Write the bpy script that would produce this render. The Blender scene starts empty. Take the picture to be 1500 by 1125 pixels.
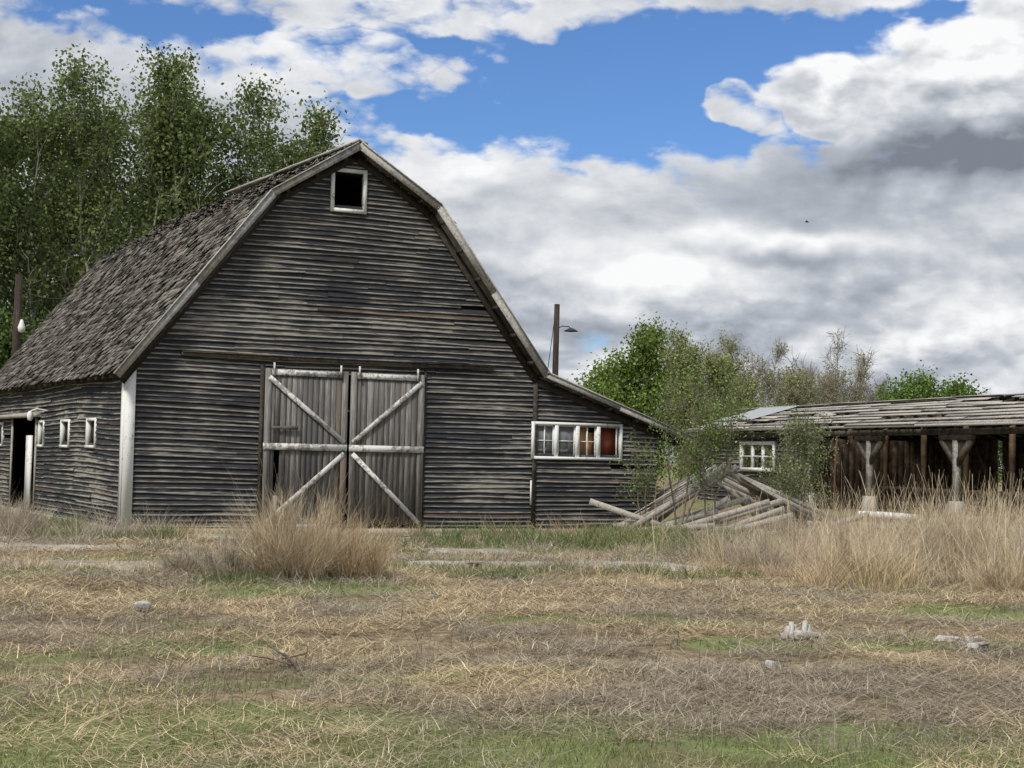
import bpy, math, numpy as np
from mathutils import Matrix, Vector
R = np.random.default_rng(7)
scene = bpy.context.scene
rad = math.radians

# ------------------------------------------------------------------ helpers
class MB:
    def __init__(s): s.v=[]; s.f=[]; s.c=[]; s.n=0
    def add(s, V, F, C):
        V=np.asarray(V,float).reshape(-1,3); F=np.asarray(F,int).reshape(-1,4)
        C=np.asarray(C,float)
        if C.ndim==1: C=np.tile(C,(len(V),1))
        s.v.append(V); s.f.append(F+s.n); s.c.append(C[:,:3]); s.n+=len(V)
    def box(s,p,ex,ey,ez,col):
        p,ex,ey,ez=[np.asarray(q,float) for q in (p,ex,ey,ez)]
        V=[p,p+ex,p+ex+ey,p+ey,p+ez,p+ex+ez,p+ex+ey+ez,p+ey+ez]
        F=[[0,3,2,1],[4,5,6,7],[0,1,5,4],[1,2,6,5],[2,3,7,6],[3,0,4,7]]
        s.add(V,F,col)
    def beam(s,a,b,w,t,col,up=(0,0,1)):
        a=np.asarray(a,float); b=np.asarray(b,float); d=b-a; d/=np.linalg.norm(d)
        up=np.asarray(up,float); side=np.cross(d,up)
        if np.linalg.norm(side)<1e-3: side=np.cross(d,(0,1,0))
        side/=np.linalg.norm(side); u=np.cross(side,d)
        s.box(a-side*t/2-u*w/2,b-a,side*t,u*w,col)
    def tube(s,P,r,col,n=6,cap=True):
        P=np.asarray(P,float); m=len(P); r=np.asarray(r,float)*np.ones(m)
        T=np.gradient(P,axis=0); T/=np.linalg.norm(T,axis=1)[:,None]+1e-9
        ref=np.where(np.abs(T[:,2:3])>.9,np.array([[1.,0,0]]),np.array([[0,0,1.]]))
        if abs(T[:,2]).mean()>.6: ref=np.tile([[1.,0,0]],(m,1))
        A=np.cross(T,ref); A/=np.linalg.norm(A,axis=1)[:,None]+1e-9
        B=np.cross(T,A)
        th=np.arange(n)/n*2*np.pi
        V=P[:,None,:]+r[:,None,None]*(np.cos(th)[None,:,None]*A[:,None,:]+np.sin(th)[None,:,None]*B[:,None,:])
        F=[]
        for i in range(m-1):
            for j in range(n):
                k=(j+1)%n; F.append([i*n+j,i*n+k,(i+1)*n+k,(i+1)*n+j])
        V=V.reshape(-1,3)
        if cap:
            V=np.vstack([V,P[-1:]+T[-1:]*r[-1]*.1]); c=len(V)-1
            for j in range(0,n-1,2): F.append([(m-1)*n+j,(m-1)*n+j+1,(m-1)*n+(j+2)%n,c])
        s.add(V,F,col)
    def obj(s,name,mat,parent=None,smooth=False):
        V=np.vstack(s.v).astype(np.float32); F=np.vstack(s.f).astype(np.int32); C=np.vstack(s.c)
        C=np.hstack([C,np.ones((len(C),1))]).astype(np.float32)
        me=bpy.data.meshes.new(name)
        me.vertices.add(len(V)); me.vertices.foreach_set("co",V.ravel())
        me.loops.add(F.size); me.loops.foreach_set("vertex_index",F.ravel())
        me.polygons.add(len(F)); me.polygons.foreach_set("loop_start",np.arange(len(F),dtype=np.int32)*4)
        try: me.polygons.foreach_set("loop_total",np.full(len(F),4,dtype=np.int32))
        except Exception: pass
        me.update(calc_edges=True)
        at=me.color_attributes.new("Col",'FLOAT_COLOR','POINT'); at.data.foreach_set("color",C.ravel())
        if smooth: me.polygons.foreach_set("use_smooth",np.ones(len(F),dtype=bool))
        me.validate()
        me.materials.append(mat)
        o=bpy.data.objects.new(name,me); scene.collection.objects.link(o)
        if parent: o.parent=parent
        return o

def empty(name,loc=(0,0,0),rz=0):
    e=bpy.data.objects.new(name,None); scene.collection.objects.link(e)
    e.location=loc; e.rotation_euler=(0,0,rz); e.empty_display_size=.3
    return e

_lat=np.random.default_rng(3).random((256,256))
def vnoise(x,y):
    x=np.asarray(x,float); y=np.asarray(y,float)
    xi=np.floor(x).astype(int); yi=np.floor(y).astype(int); fx=x-xi; fy=y-yi
    fx=fx*fx*(3-2*fx); fy=fy*fy*(3-2*fy)
    g=lambda i,j:_lat[i%256,j%256]
    return (g(xi,yi)*(1-fx)+g(xi+1,yi)*fx)*(1-fy)+(g(xi,yi+1)*(1-fx)+g(xi+1,yi+1)*fx)*fy
def fbm(x,y,o=4):
    s=0;a=.5;t=0
    for k in range(o):
        s=s+a*vnoise(x*2**k+17*k,y*2**k+31*k); t+=a; a*=.5
    return s/t
def sstep(a,b,x):
    t=np.clip((x-a)/(b-a),0,1); return t*t*(3-2*t)
def gz(x,y):
    x=np.asarray(x,float); y=np.asarray(y,float)
    near=np.exp(-((y-20)/45.)**2)
    h=(fbm(x*.5,y*.5,4)-.5)*.16*near + (fbm(x*2.3+9,y*2.3,3)-.5)*.07*near
    h=h+.32*sstep(33,46,y)*sstep(2,7,x)
    return h-.02

# ------------------------------------------------------------------ node helper
class NT:
    def __init__(s,tree): s.t=tree; s.n=tree.nodes; s.l=tree.links; s.n.clear()
    def node(s,typ,**kw):
        n=s.n.new(typ)
        for k,v in kw.items(): setattr(n,k,v)
        return n
    def setin(s,n,i,v):
        if v is None: return
        if isinstance(v,bpy.types.NodeSocket): s.l.new(v,n.inputs[i])
        else: n.inputs[i].default_value=v
    def m(s,op,a,b=None,c=None,clamp=False):
        n=s.node('ShaderNodeMath',operation=op); n.use_clamp=clamp
        s.setin(n,0,a); s.setin(n,1,b); s.setin(n,2,c); return n.outputs[0]
    def vm(s,op,a,b=None,out=0):
        n=s.node('ShaderNodeVectorMath',operation=op); s.setin(n,0,a); s.setin(n,1,b); return n.outputs[out]
    def noise(s,vec,scale,detail=4,rough=.55,dist=0):
        n=s.node('ShaderNodeTexNoise'); s.setin(n,'Vector',vec)
        n.inputs['Scale'].default_value=scale; n.inputs['Detail'].default_value=detail
        n.inputs['Roughness'].default_value=rough; n.inputs['Distortion'].default_value=dist
        return n.outputs['Fac']
    def mix(s,f,a,b,mode='MIX'):
        n=s.node('ShaderNodeMix',data_type='RGBA',blend_type=mode); 
        s.setin(n,0,f); s.setin(n,6,a if isinstance(a,bpy.types.NodeSocket) else (*a,1)); s.setin(n,7,b if isinstance(b,bpy.types.NodeSocket) else (*b,1))
        return n.outputs[2]
    def ss(s,x,a,b,lo=0.,hi=1.):
        n=s.node('ShaderNodeMapRange',interpolation_type='SMOOTHSTEP')
        s.setin(n,0,x); s.setin(n,1,a); s.setin(n,2,b); s.setin(n,3,lo); s.setin(n,4,hi); return n.outputs[0]
    def coord(s,which='Object',scale=(1,1,1)):
        c=s.node('ShaderNodeTexCoord'); mp=s.node('ShaderNodeMapping'); mp.inputs['Scale'].default_value=scale
        s.l.new(c.outputs[which],mp.inputs[0]); return mp.outputs[0]
    def attr(s):
        a=s.node('ShaderNodeAttribute',attribute_name='Col'); sp=s.node('ShaderNodeSeparateColor'); s.l.new(a.outputs['Color'],sp.inputs[0])
        return a.outputs['Color'],sp.outputs[0],sp.outputs[1],sp.outputs[2]
    def surf(s,col,rough=.9,bump=None,bs=.3,bd=.01,spec=.2,metal=0):
        p=s.node('ShaderNodeBsdfPrincipled'); s.setin(p,'Base Color',col if isinstance(col,bpy.types.NodeSocket) else (*col,1))
        s.setin(p,'Roughness',rough); p.inputs['Specular IOR Level'].default_value=spec; p.inputs['Metallic'].default_value=metal
        if bump is not None:
            b=s.node('ShaderNodeBump'); b.inputs['Strength'].default_value=bs; b.inputs['Distance'].default_value=bd
            s.l.new(bump,b.inputs['Height']); s.l.new(b.outputs[0],p.inputs['Normal'])
        o=s.node('ShaderNodeOutputMaterial'); s.l.new(p.outputs[0],o.inputs[0]); return p
def newmat(name):
    m=bpy.data.materials.new(name); m.use_nodes=True; return m,NT(m.node_tree)

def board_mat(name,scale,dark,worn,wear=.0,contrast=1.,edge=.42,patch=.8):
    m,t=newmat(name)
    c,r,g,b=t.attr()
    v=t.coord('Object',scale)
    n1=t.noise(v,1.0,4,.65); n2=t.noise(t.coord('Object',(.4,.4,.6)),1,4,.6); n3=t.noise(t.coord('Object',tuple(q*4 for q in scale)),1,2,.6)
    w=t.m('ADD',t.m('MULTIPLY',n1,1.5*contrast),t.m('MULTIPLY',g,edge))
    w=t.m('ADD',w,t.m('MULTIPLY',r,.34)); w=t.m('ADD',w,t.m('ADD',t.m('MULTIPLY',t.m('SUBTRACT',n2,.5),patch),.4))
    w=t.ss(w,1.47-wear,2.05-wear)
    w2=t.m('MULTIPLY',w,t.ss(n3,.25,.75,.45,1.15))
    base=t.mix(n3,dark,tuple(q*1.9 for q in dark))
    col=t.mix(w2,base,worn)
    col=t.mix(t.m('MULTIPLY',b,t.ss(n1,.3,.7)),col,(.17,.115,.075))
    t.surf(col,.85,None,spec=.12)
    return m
M_siding=board_mat('siding_weathered',(1.1,1.1,18),(.022,.025,.030),(.365,.345,.305),.04,edge=.62,patch=1.9)
M_doorw=board_mat('door_planks',(16,16,.9),(.07,.069,.067),(.26,.25,.23),.30)
M_grey=board_mat('grey_wood',(6,6,6),(.13,.122,.112),(.46,.435,.395),.42)
M_debris=board_mat('debris_wood',(6,6,6),(.10,.092,.083),(.44,.41,.36),.35)
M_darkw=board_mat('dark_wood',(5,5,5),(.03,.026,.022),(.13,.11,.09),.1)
M_rake=board_mat('rake_wood',(5,5,5),(.12,.117,.114),(.43,.415,.385),.32)
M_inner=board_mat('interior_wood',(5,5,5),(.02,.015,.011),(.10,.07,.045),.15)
def shingle_mat():
    m,t=newmat('cedar_shingles'); c,r,g,b=t.attr()
    n=t.noise(t.coord('Object',(9,9,9)),1,3,.6); n2=t.noise(t.coord('Object',(.6,.6,.6)),1,3,.6)
    k=t.m('ADD',t.m('MULTIPLY',r,.75),t.m('MULTIPLY',n,.5)); k=t.m('ADD',k,t.m('MULTIPLY',n2,.6))
    col=t.mix(t.ss(k,.5,1.45),(.045,.042,.038),(.29,.27,.24))
    t.surf(col,.95,n,.5,.01,.1); return m
M_shingle=shingle_mat()
def paint_mat(name,white,under,amt=.5,rough=.7,sc=7):
    m,t=newmat(name); n=t.noise(t.coord('Object',(sc,sc,sc)),1,6,.7); n2=t.noise(t.coord('Object',(1.2,1.2,1.2)),1,2,.5)
    k=t.m('ADD',n,t.m('MULTIPLY',n2,.5))
    col=t.mix(t.ss(k,amt+.2,amt+.36),white,under); t.surf(col,rough,n,.3,.004); return m
M_white=paint_mat('white_peeling_paint',(.74,.74,.72),(.32,.295,.26),.62,sc=11)
M_white2=paint_mat('white_brace_paint',(.62,.62,.60),(.23,.215,.19),.50,sc=11)
M_concrete=paint_mat('concrete',(.38,.355,.31),(.24,.21,.165),.48,.95)
M_footing=paint_mat('footing_concrete',(.42,.41,.38),(.28,.26,.23),.55,.95)
M_stone=paint_mat('stone',(.42,.41,.40),(.18,.17,.16),.5,.95)
def plain(name,col,rough=.6,metal=0,spec=.3):
    m,t=newmat(name); n=t.noise(t.coord('Object',(9,9,9)),1,3,.6)
    t.surf(t.mix(n,tuple(q*.7 for q in col),tuple(min(1,q*1.25) for q in col)),rough,None,.15,.003,spec,metal); return m
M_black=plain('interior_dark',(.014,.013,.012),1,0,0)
M_metal=plain('galvanised_metal',(.42,.44,.46),.45,.4)
M_iron=plain('dark_iron',(.03,.03,.032),.5,.3)
M_rust=plain('rusty_iron',(.10,.05,.03),.8)
M_curtain=plain('faded_curtain',(.50,.25,.10),.9); M_curt2=plain('red_brown_board',(.24,.06,.03),.9); M_cream=plain('cream_board',(.55,.48,.36),.9)
M_glass=plain('dusty_glass',(.12,.13,.135),.12,0,1.0)
M_bulb=plain('white_enamel',(.8,.8,.78),.35)
M_pole=board_mat('pole_wood',(14,14,1.2),(.025,.02,.017),(.11,.09,.075),.05)
def veg_mat(name,tr=.35):
    m,t=newmat(name); c,r,g,b=t.attr()
    d=t.node('ShaderNodeBsdfDiffuse'); x=t.node('ShaderNodeBsdfTranslucent'); mx=t.node('ShaderNodeMixShader'); mx.inputs[0].default_value=tr
    t.l.new(c,d.inputs[0]); t.l.new(c,x.inputs[0]); t.l.new(d.outputs[0],mx.inputs[1]); t.l.new(x.outputs[0],mx.inputs[2])
    o=t.node('ShaderNodeOutputMaterial'); t.l.new(mx.outputs[0],o.inputs[0]); return m
M_leaf=veg_mat('leaves',.4); M_grass=veg_mat('grass_blades',.2)
def bark_mat():
    m,t=newmat('bark'); c,r,g,b=t.attr(); n=t.noise(t.coord('Object',(6,6,2)),1,3,.6)
    t.surf(t.mix(t.ss(n,.3,.7),t.mix(1.,c,(.5,.5,.5),'MULTIPLY'),c),.95,None,.6,.02,.1); return m
M_bark=bark_mat()

# ------------------------------------------------------------------ camera
cam=bpy.data.cameras.new('camera'); co=bpy.data.objects.new('camera',cam); scene.collection.objects.link(co)
cam.sensor_width=36; cam.lens=55.2; cam.clip_start=.1; cam.clip_end=5000
co.matrix_world=Matrix.Translation((0,0,1.65))@Matrix.Rotation(rad(90+2.69),4,'X')@Matrix.Rotation(rad(1.26),4,'Z')
scene.camera=co

# ------------------------------------------------------------------ world
SUN_AZ=rad(-150); SUN_EL=rad(48)
w=bpy.data.worlds.new('World'); scene.world=w; w.use_nodes=True
t=NT(w.node_tree)
sky=t.node('ShaderNodeTexSky',sky_type='NISHITA'); sky.sun_disc=False; sky.sun_elevation=SUN_EL; sky.sun_rotation=SUN_AZ
sky.air_density=1.0; sky.dust_density=.3; sky.ozone_density=3.0
tc=t.node('ShaderNodeTexCoord'); sp=t.node('ShaderNodeSeparateXYZ'); t.l.new(tc.outputs['Generated'],sp.inputs[0])
X,Y,Z=sp.outputs
A=t.m('ARCTAN2',X,Y); E=t.m('ARCSINE',Z)
AE=t.node('ShaderNodeCombineXYZ'); t.l.new(A,AE.inputs[0]); t.l.new(E,AE.inputs[1]); AE=AE.outputs[0]
wn_=t.node('ShaderNodeTexNoise'); wn_.inputs['Scale'].default_value=16; wn_.inputs['Detail'].default_value=3; t.l.new(tc.outputs['Generated'],wn_.inputs['Vector'])
AEw=t.vm('ADD',AE,t.vm('MULTIPLY',t.vm('SUBTRACT',wn_.outputs['Color'],(.5,.5,.5)),(.075,.045,0)))
px=lambda u,v:((u-750)/2300,(670-v+.022*(u-750))/2300)
def blobd(u,v,ru,rv,C=None):
    a0,e0=px(u,v)
    return t.vm('LENGTH',t.vm('MULTIPLY',t.vm('SUBTRACT',C or AE,(a0,e0,0)),(2300/ru,2300/rv,0)),None,1)
blobs=[(1440,165,215,135,1.),(1495,60,120,75,.9),(1200,145,80,52,.8),(1085,165,60,30,.3),(560,-5,500,80,.5),(1150,-15,480,66,.7),(470,108,230,50,.32),(1400,290,250,70,1.)]
cov=None
for (u,v,ru,rv,k) in blobs:
    g=t.m('MINIMUM',t.m('MULTIPLY',t.m('SUBTRACT',1.,blobd(u,v,ru,rv,AEw)),2.0),k)
    cov=g if cov is None else t.m('MAXIMUM',cov,g)
line=t.m('ADD',.199,t.m('MULTIPLY',t.m('MAXIMUM',t.m('SUBTRACT',-.05,A),0.),.28))
cov=t.m('MAXIMUM',cov,t.m('DIVIDE',t.m('SUBTRACT',line,E),.035))
cov=t.m('MAXIMUM',cov,t.m('DIVIDE',t.m('SUBTRACT',E,.30),.08))  # unseen clouds added above the frame for brighter, more neutral ambient light
cov=t.m('MAXIMUM',t.m('MINIMUM',cov,1.),-1.)
covs=t.m('MULTIPLY',cov,.54)
def dens(off):
    v=t.vm('ADD',t.vm('MULTIPLY',tc.outputs['Generated'],(1,1,1.9)),(off[0],0,off[1]*1.9))
    n=t.noise(v,7.5,7,.56,.2)
    vo=t.node('ShaderNodeTexVoronoi',feature='F1'); vo.inputs['Scale'].default_value=38
    nz=t.node('ShaderNodeTexNoise'); nz.inputs['Scale'].default_value=26; nz.inputs['Detail'].default_value=5; t.l.new(v,nz.inputs['Vector'])
    s_=t.vm('MULTIPLY',t.vm('SUBTRACT',nz.outputs['Color'],(.5,.5,.5)),(.07,.07,.07)); t.l.new(t.vm('ADD',v,s_),vo.inputs['Vector'])
    a_=t.m('MULTIPLY',t.m('SUBTRACT',n,.5),1.45)
    b_=t.m('SUBTRACT',t.m('MULTIPLY',t.m('SUBTRACT',nz.outputs['Fac'],.5),.7),t.m('MULTIPLY',t.m('SUBTRACT',vo.outputs['Distance'],.4),.30))
    return a_,b_
a1,b1=dens((0,0)); a2,b2=dens((-.006,.012))
D1=t.m('ADD',covs,t.m('ADD',a1,b1))
alpha=t.ss(D1,-.04,.24)
def spot(u,v,ru,rv,amp,C=None):
    d=blobd(u,v,ru,rv,C)
    return t.m('MULTIPLY',t.m('EXPONENT',t.m('MULTIPLY',t.m('MULTIPLY',d,d),-1.)),amp)
puff=t.m('ADD',t.m('ADD',.35,t.ss(E,.145,.06,0.,1.3)),t.m('ADD',spot(1400,130,220,130,1.2),spot(1192,140,80,60,1.)))
lit=t.m('ADD',t.m('MULTIPLY',t.m('SUBTRACT',a1,a2),1.0),t.m('MULTIPLY',t.m('MULTIPLY',t.m('SUBTRACT',b1,b2),.8),puff))
big=t.noise(t.vm('MULTIPLY',tc.outputs['Generated'],(1,1,3.6)),4.5,3,.5)
L=t.m('ADD',t.m('ADD',.53,t.m('MULTIPLY',t.m('SUBTRACT',big,.5),.8)),lit)
for sargs in [(1370,80,190,85,.52),(1420,238,230,42,-.75),(940,405,120,40,.42),(1430,455,170,48,.42),(1150,350,180,16,.40),(1130,384,150,15,-.42),
              (1280,320,280,48,-.20),(1050,500,330,26,-.20),(1190,115,60,30,.3),(650,240,190,80,.12),(1250,430,130,25,-.25)]:
    L=t.m('ADD',L,spot(*sargs,C=AEw))
L=t.m('ADD',L,t.ss(D1,0.,.40,.20,0.))
L=t.m('ADD',L,t.ss(E,.35,.8,0.,.40))  # added overhead clouds, out of view, brightened to lift the ambient light
ramp=t.node('ShaderNodeValToRGB'); cr=ramp.color_ramp
cr.elements[0].position=0.0; cr.elements[0].color=(2.1,2.35,2.8,1)
cr.elements[1].position=1.0; cr.elements[1].color=(9.6,9.65,9.7,1)
e_=cr.elements.new(.5); e_.color=(4.9,5.25,5.8,1)
t.l.new(L,ramp.inputs[0])
skyc=t.mix(1.,sky.outputs[0],(.64,.86,1.18),'MULTIPLY')
colr=t.mix(alpha,skyc,ramp.outputs[0])
bg=t.node('ShaderNodeBackground'); bg.inputs[1].default_value=.1; t.l.new(colr,bg.inputs[0])
ow=t.node('ShaderNodeOutputWorld'); t.l.new(bg.outputs[0],ow.inputs[0])
sun=bpy.data.lights.new('sun','SUN'); sun.energy=3.1; sun.angle=rad(10); sun.color=(1,.95,.88)
so=bpy.data.objects.new('sun',sun); scene.collection.objects.link(so)
sd=Vector((math.sin(SUN_AZ)*math.cos(SUN_EL),math.cos(SUN_AZ)*math.cos(SUN_EL),math.sin(SUN_EL)))
so.rotation_euler=sd.to_track_quat('Z','Y').to_euler(); so.location=(0,0,60)
scene.view_settings.view_transform='Standard'; scene.view_settings.look='None'; scene.view_settings.exposure=0

# ------------------------------------------------------------------ ground
def greenf(x,y):
    g=fbm(x*.35+5,y*.55+3,4)
    band=sstep(12.6,9.8,y)*.32+sstep(27,33,y)*.12+sstep(16.5,12,y)*sstep(-.5,-3.0,x)*.14-.03
    return sstep(.50,.70,g+band)
def axis(lo,hi,st,far):
    a=list(np.arange(lo,hi,st)); s=st
    up=[a[-1]]; 
    while up[-1]<far: s*=1.35; up.append(up[-1]+s)
    s=st; dn=[a[0]]
    while dn[-1]>-far: s*=1.35; dn.append(dn[-1]-s)
    return np.array(dn[:0:-1]+a+up[1:])
xs=axis(-15,16,.2,2500); ys=axis(5,50,.2,2500)
GX,GY=np.meshgrid(xs,ys)
GZ=gz(GX,GY); far=sstep(60,150,np.hypot(GX,GY)); GZ=GZ*(1-far)
V=np.stack([GX,GY,GZ],-1).reshape(-1,3)
nx=len(xs); ny=len(ys); idx=np.arange(nx*ny).reshape(ny,nx)
F=np.stack([idx[:-1,:-1],idx[:-1,1:],idx[1:,1:],idx[1:,:-1]],-1).reshape(-1,4)
gr=greenf(V[:,0],V[:,1]); dirt=fbm(V[:,0]*.8,V[:,1]*.8+40,4)
Cc=np.stack([gr,dirt,np.zeros_like(gr)],-1)
g=MB(); g.add(V,F,Cc)
m,tt=newmat('ground_dry_grass'); c,r,gg,b=tt.attr()
vv=tt.coord('Object',(1,1,1))
n1=tt.noise(vv,9,6,.7); n2=tt.noise(vv,1.3,4,.6); n3=tt.noise(vv,45,3,.7)
straw=tt.mix(tt.ss(n1,.35,.65),(.17,.135,.09),(.40,.325,.22))
straw=tt.mix(tt.ss(n3,.35,.7),tt.mix(1.,straw,(.55,.52,.47),'MULTIPLY'),straw)
green=tt.mix(tt.ss(n3,.3,.7),(.11,.13,.05),(.23,.265,.115))
col=tt.mix(tt.ss(tt.m('ADD',r,tt.m('MULTIPLY',tt.m('SUBTRACT',n1,.5),1.2)),.4,.85),straw,green)
col=tt.mix(tt.ss(tt.m('ADD',gg,tt.m('MULTIPLY',tt.m('SUBTRACT',n2,.5),.6)),.56,.74,0.,.6),col,(.13,.10,.072))
tt.surf(col,1.,n1,.8,.04,.05)
g.obj('ground',m,smooth=True)

def blades(mb,base,Ln,az,t0,t1,wd,col,segs=3,flat=False,tipw=.25,colvar=.25):
    n=len(base); P=base.copy(); pts=[P.copy()]
    wob=R.normal(0,.12,(n,))
    for k in range(segs):
        tl=t0+(t1-t0)*(k+.5)/segs; a=az+wob*k
        d=np.stack([np.sin(tl)*np.cos(a),np.sin(tl)*np.sin(a),np.cos(tl)],-1)
        P=P+d*(Ln/segs)[:,None]; pts.append(P.copy())
    sa=(az+np.pi/2) if flat else R.uniform(0,2*np.pi,n)
    side=np.stack([np.cos(sa),np.sin(sa),np.zeros(n)],-1)
    rows=[]
    for k,p in enumerate(pts):
        ww=wd*(1-(1-tipw)*k/segs); rows.append(np.stack([p-side*ww[:,None]/2,p+side*ww[:,None]/2],1))
    V=np.stack(rows,1).reshape(n,-1,3)
    m_=V.shape[1]
    f=np.array([[2*k,2*k+1,2*k+3,2*k+2] for k in range(segs)])
    F=(np.arange(n)[:,None,None]*m_+f[None]).reshape(-1,4)
    cv=col*(1+R.normal(0,colvar,(n,1))); cv=np.clip(cv,.01,.8)
    Cx=np.repeat(cv[:,None,:],m_,1).reshape(-1,3)
    mb.add(V.reshape(-1,3),F,Cx)
def ybase(n,y0,y1,p=1.6,spread=.36):
    u=R.random(n); q=1-p+1
    y=(y0**(q)+(y1**q-y0**q)*u)**(1/q)
    x=R.uniform(-spread,spread,n)*y
    return x,y
def onground(x,y,dz=0): return np.stack([x,y,gz(x,y)+dz],-1)
STRAW=np.array([.54,.43,.28]); GREY=np.array([.37,.325,.255]); GRN=np.array([.16,.215,.075]); TAN=np.array([.58,.48,.335])
lit_=MB()
x,y=ybase(210000,7.6,33,1.75)
g0=greenf(x,y); cl=fbm(x*1.2,y*1.2+70,4)
keep=(R.random(len(x))<(.97-.62*g0)*sstep(.34,.52,cl+.05))
x,y=x[keep],y[keep]; n=len(x)
mixc=(fbm(x*.6+11,y*.6,3)[:,None]-.38)*4; mixc=np.clip(mixc,0,1)
col=STRAW*mixc+GREY*(1-mixc)
ln=R.uniform(.05,.26,n)*(1+y/40); wd=R.uniform(.003,.006,n)*(.5+y/14)
blades(lit_,onground(x,y,.008+R.random(n)*.035),ln,R.uniform(0,2*np.pi,n),R.uniform(1.1,1.6,n),R.uniform(1.3,1.75,n),wd,col,2,True,colvar=.36)
x,y=ybase(16000,8,33,1.4); k=fbm(x*.9,y*.9+20,3)>.46; x,y=x[k],y[k]; n=len(x)
blades(lit_,onground(x,y),R.uniform(.06,.26,n),R.uniform(0,6.28,n),R.uniform(0,.6,n),R.uniform(.2,1.1,n),R.uniform(.003,.006,n)*(.5+y/14),GREY*.75*np.ones((n,1)),2)
for i in range(90):
    cy=R.uniform(9,21); cx=R.uniform(-.34,.34)*cy; k=30; sp_=R.uniform(.06,.18)
    x,y=cx+R.normal(0,sp_,k),cy+R.normal(0,sp_,k)
    blades(lit_,onground(x,y),R.uniform(.06,.2,k),R.uniform(0,6.28,k),R.uniform(.2,1.2,k),R.uniform(.4,1.5,k),R.uniform(.004,.008,k),np.array([.19,.16,.125])*np.ones((k,1)),3)
lit_.obj('dry_straw_litter',M_grass)
gb=MB()
x,y=ybase(190000,7.6,34,1.75); g0=greenf(x,y); k=R.random(len(x))<(g0*.85+.035)*sstep(.3,.5,fbm(x*2,y*2,3)); x,y=x[k],y[k]; n=len(x)
mc=np.clip((fbm(x*1.1+3,y*1.1,3)[:,None]-.35)*3,0,1)
col=GRN*mc+np.array([.27,.28,.13])*(1-mc)
blades(gb,onground(x,y),R.uniform(.02,.06,n)*(1+y/60),R.uniform(0,6.28,n),R.uniform(0,.6,n),R.uniform(.5,1.3,n),R.uniform(.004,.007,n)*(.5+y/16),col,2)
def scatter(cx,cy,rx,ry,n):
    a=R.uniform(0,6.28,n); q=np.sqrt(R.random(n)); return cx+rx*q*np.cos(a),cy+ry*q*np.sin(a)
for (cx,cy,rx,ry,n,h) in [(1.5,31,3.4,2.2,7000,.40),(-1,29.5,3,1.5,2500,.26),(-7.6,29.5,1.5,1.0,1800,.25),(-9.4,33,1.2,1.5,1500,.3),(4,33,2.5,1.5,3000,.4),(.5,23.5,2.5,.8,1500,.12),(-4,26,2.5,1.0,1500,.15),(-3.2,20.2,1.0,.4,700,.18),(-.2,21.8,.6,.4,500,.14),(2.9,23,1.0,.6,700,.2)]:
    x,y=scatter(cx,cy,rx,ry,n); k=fbm(x*1.5,y*1.5+5,3)>.49; x,y=x[k],y[k]; n=len(x)
    blades(gb,onground(x,y),R.uniform(.4,1.1,n)*h,R.uniform(0,6.28,n),R.uniform(0,.5,n),R.uniform(.3,1.2,n),R.uniform(.010,.02,n),np.array([.15,.19,.08])*np.ones((n,1)),3)
gb.obj('green_grass',M_grass)

tg=MB()
def tuft(mb,cx,cy,r,h,n,col,spread=.9,wd=(.005,.009)):
    x,y=scatter(cx,cy,r*.45,r*.45,n); az=np.arctan2(y-cy,x-cx)+R.normal(0,.9,n); q=np.hypot(x-cx,y-cy)/(r*.45)
    hh=h*R.uniform(.25,1.2,n)
    blades(mb,onground(x,y),hh,az,q*.45+R.uniform(0,.3,n),q*.6+R.uniform(.1,spread,n)*1.2,R.uniform(*wd,n),col*np.ones((n,1)),4,colvar=.3)
def tufts(cx,cy,rx,ry,k,h,col,n=150):
    xx,yy=scatter(cx,cy,rx,ry,k)
    for a,b in zip(xx,yy):
        s=R.uniform(.35,1.2); c=col*R.uniform(.68,1.12)*np.array([1,1+R.normal(0,.03),1+R.normal(0,.09)])
        tuft(tg,a,b,R.uniform(.45,1.0)*(.6+.4*s),h*s,int(n*s*R.uniform(.6,1.3)),c,R.uniform(.6,1.3))
tufts(5.8,25.3,3.0,2.5,46,.95,TAN,160); tufts(9.0,28,3.6,3.6,58,1.15,TAN*.97,160); tufts(6.8,22.3,3.2,1.5,30,.75,STRAW*1.05,150)
tufts(4.0,28.4,2.2,2.0,16,.5,GREY*1.35); tufts(10.5,33.5,3.8,4,46,1.15,TAN*.95); tufts(6.6,31.0,3,2.2,24,.55,GREY*1.35); tufts(8.2,24.5,2.4,2,26,1.0,GREY*1.45)
tufts(2.2,23.6,2.2,1.4,12,.30,STRAW,90); tufts(-1.5,22.3,3.5,1.2,18,.27,STRAW,90); tufts(-5.5,21.2,3,1.2,18,.28,STRAW*.85,90)
tufts(-1.5,30.2,6,1.8,50,.48,STRAW*.95,80); tufts(-8.7,30.5,2.0,2.5,26,.6,GREY*1.3,110); tufts(-1,26.5,7,2,50,.32,GREY*1.15,70); tufts(2.6,31.5,2,2,18,.55,STRAW,90)
tufts(-6,24,3,1.5,18,.25,GREY*1.1,70); tufts(0,24.4,3,1,14,.2,GREY*1.1,70); tufts(-5.8,30.3,1.6,.5,12,.55,STRAW,90)
for (cx,cy,rx,ry,n,h) in [(6,26,3.8,3.5,260,1.15),(9.5,29,3.5,4,300,1.45),(7,22.5,3,1.5,100,.95),(10.5,34,4,3,220,1.5)]:
    x,y=scatter(cx,cy,rx,ry,n); blades(tg,onground(x,y),h*R.uniform(.6,1.15,n),R.uniform(0,6.28,n),R.uniform(0,.2,n),R.uniform(.1,.6,n),R.uniform(.006,.010,n),TAN*.9*np.ones((n,1)),4,tipw=.8)
tg.obj('tall_dry_grass',M_grass)

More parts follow.
